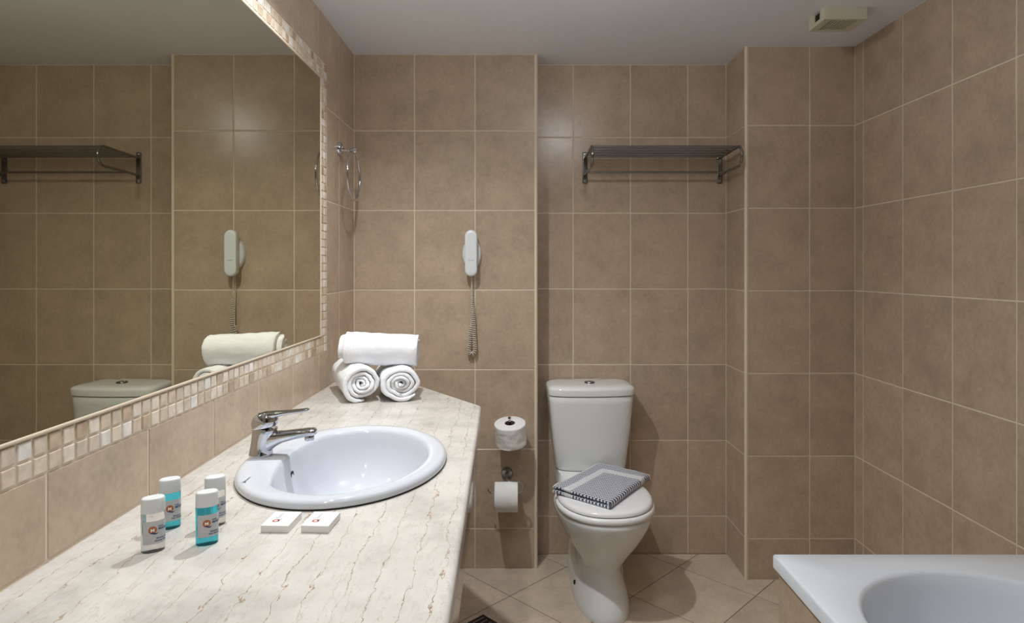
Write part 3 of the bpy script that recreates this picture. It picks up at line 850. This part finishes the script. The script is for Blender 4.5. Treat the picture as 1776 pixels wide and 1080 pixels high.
# ================================================================== TOILET ROLLS AND HOLDERS
def roll(name, loc, rot, rad, wid, label, wavy):
    t = thing(name, loc, 0, label, 'toilet paper'); t.rotation_euler = rot
    n = 56; rings = []
    prof_ = [(0.021, -wid/2), (rad - 0.003, -wid/2), (rad, -wid/2 + 0.002)] + [(rad, -wid/2 + wid * q / 14) for q in range(1, 14)] + [(rad, wid/2 - 0.002), (rad - 0.003, wid/2), (0.021, wid/2)]
    for r, z in prof_:
        ring = []
        for i in range(n):
            a = 2*PI*i/n; rr_ = r
            if r > 0.04 and abs(z) < wid/2 - 0.001:
                rr_ += wavy * (noise.noise(Vector((math.cos(a) * 2, math.sin(a) * 2, z * 90))) + 0.6 * noise.noise(Vector((math.cos(a) * 5, math.sin(a) * 5, z * 160))))
            ring.append((rr_ * math.cos(a), rr_ * math.sin(a), z))
        rings.append(ring)
    loft('paper', rings, M['tissue'], t, False, False, sharp=60)
    rc = []
    for r, z in ((0.0212, -wid/2 + 0.0005), (0.0212, wid/2 - 0.0005), (0.0198, wid/2 - 0.0005), (0.0198, -wid/2 + 0.0005)):
        rc.append([(r * math.cos(2*PI*i/32), r * math.sin(2*PI*i/32), z) for i in range(32)])
    loft('card_core', rc + [rc[0]], M['core'], t, False, False)
    return t
def rosette(parent, loc, axis='Y', r=0.024, m='chrome'):
    # on the wall, pointing to -y
    return lathe('wall_plate', [(r, 0.0), (r, -0.004), (r * 0.93, -0.008), (r * 0.6, -0.0105), (0.001, -0.011)], M[m], parent, 32, loc, axis, True, False)
# spare roll on an upright pin
T1 = R(13)
r1 = (-0.018, 2.535, 0.590)
roll('spare_toilet_roll', r1, (T1, R(-3), 0), 0.0635, 0.090, 'full white toilet roll standing on an upright wall pin', 0.0022)
h1 = thing('spare_roll_holder', (-0.018, YA, 0.56), 0, 'chrome upright pin holder carrying the spare toilet roll', 'holder')
ax = Vector((math.sin(R(-3)), -math.sin(T1), math.cos(T1))).normalized()
base = Vector(r1) - Vector((-0.018, YA, 0.56))
rosette(h1, (0, 0, -0.012), 'Y', 0.02)
tip = base + ax * 0.066
bot_ = base - ax * 0.062
bot_ = base - ax * 0.054
pts = [Vector((0, -0.004, -0.012)), Vector((0, -0.020, -0.020)), Vector((0, -0.05, -0.030))] + [bot_.lerp(bot_ + ax * 0.02, q) for q in (0.0, 0.5, 1.0)] + [base, tip]
tube('pin', pts, 0.0045, M['chrome'], h1, 12)
lathe('pin_tip', [(0.003, -0.010), (0.0058, -0.006), (0.0068, 0.002), (0.0055, 0.006), (0.001, 0.0075)], M['chrome'], h1, 20, tuple(tip), 'Z', True, False)
# roll in use on a bent wire
r2 = (-0.035, 2.530, 0.3345)
roll('toilet_roll', r2, (0, R(90), 0), 0.058, 0.094, 'white toilet roll in use hanging on a bent chrome wire', 0.0007)
h2 = thing('toilet_roll_holder', (-0.033, YA, 0.40), 0, 'chrome wall holder with a bent wire arm for the toilet roll', 'holder')
pl2 = lathe('wall_plate', [(0.0245, 0.0), (0.0245, -0.007), (0.022, -0.011), (0.008, -0.012), (0.0075, -0.03), (0.004, -0.032)], M['dark_chrome'], h2, 32, (0, 0, 0.0), 'Y', True, True)
yw = 2.530 - YA; zw = 0.374 - 0.40
wire = [(0, -0.020, -0.004), (0.002, -0.055, -0.006), (0.010, yw + 0.012, -0.006), (0.022, yw, -0.006), (0.046, yw, -0.006)]
wire = [(0, -0.020, -0.004), (0.0, -0.05, -0.005), (0.003, -0.07, -0.006), (0.012, -0.085, -0.006), (0.022, -0.0905, -0.006)]
wire += [(0.045, yw + 0.004, -0.006)] + [(0.045 + 0.019 * math.sin(R(a)), yw, -0.006 - 0.0215 + 0.0215 * math.cos(R(a))) for a in range(15, 180, 15)]
wire += [(0.043, yw, -0.049), (-0.060, yw, -0.049)] + [(-0.060 - 0.014 * math.sin(R(a)), yw, -0.049 + 0.016 - 0.016 * math.cos(R(a))) for a in (20, 45, 70, 90)]
tube('wire_arm', wire, 0.0036, M['chrome'], h2, 12)

# ================================================================== TELEPHONE
ph = thing('wall_telephone', (-0.180, YA, 1.225), 0, 'white wall telephone with slim handset and coiled cord', 'telephone')
def stadium(hw, hh, n=16):
    out = []
    for i in range(n + 1):
        a = PI * i / n; out.append((hw * math.cos(a), hh - hw + hw * math.sin(a)))
    for i in range(n + 1):
        a = PI + PI * i / n; out.append((hw * math.cos(a), -hh + hw + hw * math.sin(a)))
    return out
def slab_y(name, shape, secs, m, parent, cz):
    rings = [[(x * k, y, cz + z * k if callable(k) is False else 0) for x, z in shape] for y, k in secs]
    return loft(name, rings, m, parent, sharp=50)
base_shape = [(0.0395 * math.cos(2*PI*i/40), 0.064 * math.sin(2*PI*i/40)) for i in range(40)]
slab_y('cradle', base_shape, [(0.0, 1.0), (-0.012, 1.0), (-0.020, 0.96), (-0.025, 0.86), (-0.026, 0.7)], M['phone'], ph, 0.091)
hs = slab_y('handset', stadium(0.0250, 0.096), [(-0.0265, 0.82), (-0.030, 0.95), (-0.036, 1.0), (-0.056, 1.0), (-0.061, 0.975), (-0.0635, 0.92), (-0.0645, 0.80)], M['phone'], ph, 0.093)
mk = [(0.0125 * q / 6, -0.0648, 0.063 + 0.004 * (abs(q) / 6) ** 2) for q in range(-6, 7)]
tube('print_mark', mk, 0.0007, M['phone_dark'], hs, 6)
# cord: short straight lead, hanging coil that doubles back
path = []
z0 = -0.003
for i in range(8): path.append((0.001 + 0.0025 * i / 7, -0.030 + 0.004 * i / 7, z0 - 0.07 * i / 7))
lead = tube('cord_lead', path, 0.0019, M['cord'], ph, 8)
cpath = []
for i in range(61):
    q = i / 60; cpath.append(Vector((0.0035 + 0.011 * q ** 1.2, -0.026 + 0.002 * q, -0.073 - 0.235 * q)))
for i in range(1, 25):
    a = PI * i / 24; cpath.append(Vector((0.0145 - 0.0125 + 0.0125 * math.cos(a), -0.024, -0.308 - 0.016 * math.sin(a))))
for i in range(1, 31):
    q = i / 30; cpath.append(Vector((-0.0105 + 0.008 * q, -0.024, -0.308 + 0.10 * q)))
# resample and wind
ds = []; acc = 0
for i in range(1, len(cpath)): acc += (cpath[i] - cpath[i-1]).length; ds.append(acc)
def at_len(s):
    for i, d in enumerate(ds):
        if s <= d:
            p0 = ds[i-1] if i else 0; return cpath[i].lerp(cpath[i+1], (s - p0) / max(1e-9, d - p0)), (cpath[i+1] - cpath[i]).normalized()
    return cpath[-1], (cpath[-1] - cpath[-2]).normalized()
hel = []; NT_ = int(acc / 0.0088); st = 9
for k in range(NT_ * st + 1):
    s = acc * k / (NT_ * st); p, t = at_len(s)
    side = t.cross(Vector((0, 1, 0))).normalized(); a = 2*PI*k/st
    q = s / acc; rad_ = 0.0080 * min(1.0, 0.25 + 2.6 * q)
    hel.append(p + side * rad_ * math.cos(a) + Vector((0, 1, 0)) * rad_ * math.sin(a))
tube('coiled_cord', hel, 0.0021, M['cord'], ph, 6)
tube('cord_lead', [(-0.0025, -0.024, -0.208), (-0.001, -0.020, -0.15), (-0.0015, -0.018, -0.08), (0.0, -0.012, 0.03)], 0.0019, M['cord'], ph, 8)

# ================================================================== TOWEL RING
tr = thing('towel_ring', (XL, 2.396, 1.61), 0, 'round chrome towel ring on the wall between mirror and corner', 'towel ring')
lathe('wall_plate', [(0.025, 0.0), (0.025, 0.008), (0.021, 0.013), (0.013, 0.016), (0.0115, 0.020)], M['chrome'], tr, 28, (0, 0, 0.103), 'X', True, True)
lathe('post', [(0.0062, 0.012), (0.0062, 0.044), (0.0095, 0.047), (0.0118, 0.056), (0.0118, 0.062), (0.0085, 0.070), (0.001, 0.072)], M['chrome'], tr, 24, (0, 0, 0.095), 'X', True, False)
tube('ring', [(0.0585, 0.0925 * math.sin(2*PI*i/64), 0.0925 * math.cos(2*PI*i/64) - 0.0015) for i in range(64)], 0.0048, M['chrome'], tr, 12, True)

# ================================================================== TOWEL RACK
rk = thing('towel_rack', (0.603, YB, 1.70), 0, 'chrome towel rack with parallel bars on the niche wall', 'towel rack')
def rack_side(x):
    box('bracket', x - 0.011, x + 0.011, -0.004, 0.0, -0.072, 0.066, M['dark_chrome'], rk, 0.0035, 2)
    for z in (-0.060, 0.056):
        lathe('screw', [(0.0055, -0.0035), (0.0055, -0.006), (0.002, -0.0075)], M['chrome'], rk, 14, (x, 0, z), 'Y')
    pts = [(x, -0.004, 0.040), (x, -0.02, 0.041), (x, -0.10, 0.0425), (x, -0.235, 0.046)] + [(x, -0.235 - 0.040 * math.sin(R(a)), 0.006 + 0.040 * math.cos(R(a))) for a in range(15, 181, 15)] + [(x, -0.10, -0.034), (x, -0.02, -0.036), (x, -0.004, -0.036)]
    tube('side_loop', pts, 0.0058, M['dark_chrome'], rk, 12)
for x in (-0.295, 0.297): rack_side(x)
for d in (0.030, 0.080, 0.130, 0.180, 0.232):
    tube('shelf_bar', [(-0.295, -d, 0.0415 + 0.0045 * d / 0.232), (0.297, -d, 0.0415 + 0.0045 * d / 0.232)], 0.0052, M['dark_chrome'], rk, 10)
tube('towel_bar', [(-0.295, -0.075, -0.033), (0.297, -0.075, -0.033)], 0.0048, M['dark_chrome'], rk, 10)

# ================================================================== CEILING VENT
vt = thing('ceiling_vent', (1.135, 2.205, H - 0.042), 0, 'small cream plastic extractor vent box on the ceiling', 'vent')
bm = bmesh.new()
def vent_shell():
    # frame of the front grille: four bars, then the housing walls
    hw, d0, d1 = 0.073, -0.055, 0.062
    gx0, gx1, gy0, gy1 = -0.050, 0.046, -0.042, 0.045
    for a in ((-hw, hw, d0, gy0), (-hw, hw, gy1, d1), (-hw, gx0, gy0, gy1), (gx1, hw, gy0, gy1)):
        box_bm(bm, a[0], a[1], a[2], a[3], 0.0, 0.006)
    box_bm(bm, -hw, hw, d0, d0 + 0.004, 0.0061, 0.0418)
    box_bm(bm, -hw, hw, d1 - 0.004, d1, 0.0061, 0.0418)
    box_bm(bm, hw - 0.004, hw, d0 + 0.004, d1 - 0.004, 0.0061, 0.0418)
    box_bm(bm, -hw, -hw + 0.004, d0 + 0.004, -0.02, 0.0061, 0.0418)
    box_bm(bm, -hw, -hw + 0.004, 0.02, d1 - 0.004, 0.0061, 0.0418)
    box_bm(bm, -hw, -hw + 0.004, -0.02, 0.02, 0.0061, 0.014)
    return gx0, gx1, gy0, gy1
gx0, gx1, gy0, gy1 = vent_shell()
me = bpy.data.meshes.new('housing'); bm.to_mesh(me); bm.free(); new_obj('housing', me, M['vent'], vt)
box('inside', -0.068, 0.068, -0.050, 0.057, 0.012, 0.040, M['vent_dark'], vt)
for k in range(9):
    x = gx0 + (gx1 - gx0) * (k + 0.5) / 9
    box('slat', x - 0.0025, x + 0.0025, gy0 - 0.001, gy1 + 0.001, 0.0012, 0.0052, M['vent'], vt)

# ================================================================== BATHTUB
bt = thing('bathtub', (1.021, 0.78, 0), 0, 'white built-in bathtub with rounded end along the right wall', 'bathtub')
BZ = 0.515; bx0, bx1, by0, by1 = -0.350, 0.3485, -0.85, 0.850
NA, NSG = 48, 16            # points on each round end, on each straight side
def tub_open(hw, yf, yb, z, depth=0.92, cx=-0.001):
    ry = hw * depth; out = []
    for i in range(NA + 1): t = PI * i / NA; out.append((cx + hw * math.cos(t), yf - ry + ry * math.sin(t), z))
    for i in range(1, NSG): out.append((cx - hw, (yf - ry) + ((yb + ry) - (yf - ry)) * i / NSG, z))
    for i in range(NA + 1): t = PI + PI * i / NA; out.append((cx + hw * math.cos(t), yb + ry + ry * math.sin(t), z))
    for i in range(1, NSG): out.append((cx + hw, (yb + ry) + ((yf - ry) - (yb + ry)) * i / NSG, z))
    return out
def tub_rect(k, z):
    x0, x1, y0, y1 = bx0 + k, bx1, by0 + k, by1 - k; out = []
    ref = tub_open(0.286, by1 - 0.092, by0 + 0.09, z); c1 = by1 - 0.092 - 0.263; c0 = by0 + 0.09 + 0.263
    for i, p in enumerate(ref):
        if i <= NA or NA + NSG <= i <= 2 * NA + NSG:
            c = c1 if i <= NA else c0
            dx, dy = p[0], p[1] - c
            qx = (x1 if dx > 0 else x0) / dx if abs(dx) > 1e-9 else 1e9
            qy = ((y1 if i <= NA else y0) - c) / dy if abs(dy) > 1e-9 else 1e9
            q = min(abs(qx), abs(qy)); out.append((dx * q, c + dy * q, z))
        else: out.append((x0 if p[0] < 0 else x1, p[1], z))
    for px in (x0, x1):
        for py in (y0, y1):
            j = min(range(len(out)), key=lambda i: (out[i][0]-px)**2 + (out[i][1]-py)**2); out[j] = (px, py, z)
    return out
yf = by1 - 0.092; yb = by0 + 0.09
tr_ = [tub_rect(0.004, BZ - 0.038), tub_rect(0.0, BZ - 0.036), tub_rect(0.0, BZ - 0.007), tub_rect(0.0025, BZ - 0.002), tub_rect(0.007, BZ)]
tr_ += [tub_open(0.290, yf + 0.006, yb - 0.006, BZ), tub_open(0.284, yf, yb, BZ - 0.002), tub_open(0.278, yf - 0.006, yb + 0.006, BZ - 0.009)]
for hw, dy, z in ((0.272, 0.014, BZ - 0.04), (0.262, 0.028, BZ - 0.09), (0.252, 0.042, BZ - 0.13), (0.246, 0.056, BZ - 0.155), (0.236, 0.085, BZ - 0.175), (0.226, 0.11, BZ - 0.23), (0.212, 0.14, BZ - 0.33), (0.190, 0.18, BZ - 0.39), (0.15, 0.24, BZ - 0.41)):
    tr_.append(tub_open(hw, yf - dy, yb + dy, z))
tub = loft('tub', tr_, M['acrylic'], bt, cap0=False, cap1=True, sharp=50)
# tiled apron under the rim
ap = box('apron', bx0 + 0.012, bx0 + 0.05, by0 + 0.01, by1 - 0.010, 0.0, BZ - 0.0385, M['grout'], bt)
ae = box('end_apron', bx0 + 0.05, bx1 - 0.004, by1 - 0.05, by1 - 0.010, 0.0, BZ - 0.0385, M['grout'], bt)
def apron_tile(parent, P, place, rot):
    P = poly_offset(P, 0.002); cu = sum(p[0] for p in P) / 4; cv = sum(p[1] for p in P) / 4
    me = tile_mesh('tile', [(a - cu, b - cv) for a, b in P], M['tile'])
    o = bpy.data.objects.new('tile', me); C.objects.link(o); o.parent = parent; o.location = place(cu, cv); o.rotation_euler = rot
y = by1 - 0.008
while y > by0 + 0.1:
    y2 = max(y - 0.333, by0 + 0.01)
    for z0, z1 in ((0.0, 0.226), (0.226, BZ - 0.0385)):
        apron_tile(ap, rect(-y, -y2, z0, z1), lambda u, v: (bx0 + 0.0105, -u, v), (0, 0, R(-90)))
    y = y2
x = bx0 + 0.010
while x < bx1 - 0.02:
    x2 = min(x + 0.333, bx1 - 0.004)
    for z0, z1 in ((0.0, 0.226), (0.226, BZ - 0.0385)):
        apron_tile(ae, rect(-x2, -x, z0, z1), lambda u, v: (-u, by1 - 0.0085, v), (0, 0, R(180)))
    x = x2

# ================================================================== FLOOR DRAIN
fd = thing('floor_drain', (-0.115, 2.189, 0.0003), R(45), 'dark square floor drain below the worktop edge', 'drain')
loft('plate', [[(-0.06, -0.06, 0), (0.06, -0.06, 0), (0.06, 0.06, 0), (-0.06, 0.06, 0)], [(-0.0585, -0.0585, 0.003), (0.0585, -0.0585, 0.003), (0.0585, 0.0585, 0.003), (-0.0585, 0.0585, 0.003)]], M['vent_dark'], fd, smooth=False)
for k in range(5):
    box('slot_bar', -0.046, 0.046, -0.042 + k * 0.02, -0.036 + k * 0.02, 0.0031, 0.0045, M['dark_chrome'], fd)

# ================================================================== CEILING DOWNLIGHTS
for i, (x, y, wts, cone, lab) in enumerate(LIGHTS):
    d = thing('ceiling_downlight', (x, y, H - 0.006), 0, lab, 'ceiling light', 'recessed ceiling downlights')
    lathe('trim_ring', [(0.032, 0.0005), (0.044, 0.0), (0.046, 0.003), (0.046, 0.0055), (0.032, 0.0055), (0.032, 0.0005)], M['dark_chrome'], d, 32, (0, 0, 0), 'Z', False, False)
    L = bpy.data.lights.new('lamp', 'SPOT'); L.energy = wts * 4; L.color = LIGHT_COL
    L.spot_size = R(cone); L.spot_blend = 1.0; L.shadow_soft_size = 0.024
    lo = bpy.data.objects.new('lamp', L); C.objects.link(lo); lo.parent = d; lo.location = (0, 0, -0.026)

gl = thing('ceiling_globe_lamp', (GLOBE[0], GLOBE[1], H), 0, 'round opal globe lamp on the ceiling in the middle of the room', 'ceiling light')
lathe('ceiling_plate', [(0.058, -0.0002), (0.058, -0.008), (0.050, -0.014), (0.020, -0.018), (0.020, -0.024)], M['dark_chrome'], gl, 32)
em = bpy.data.materials.new('opal_globe_light'); em.use_nodes = True
b = em.node_tree.nodes['Principled BSDF']; b.inputs['Base Color'].default_value = (0.9, 0.9, 0.9, 1)
b.inputs['Emission Color'].default_value = LIGHT_COL + (1,); b.inputs['Emission Strength'].default_value = GLOBE[2]
lathe('globe', [(0.018, 0.0462)] + [(0.05 * math.sin(R(a)), 0.05 * math.cos(R(a))) for a in range(30, 180, 10)] + [(0.0005, -0.05)], em, gl, 28, (0, 0, -0.071))
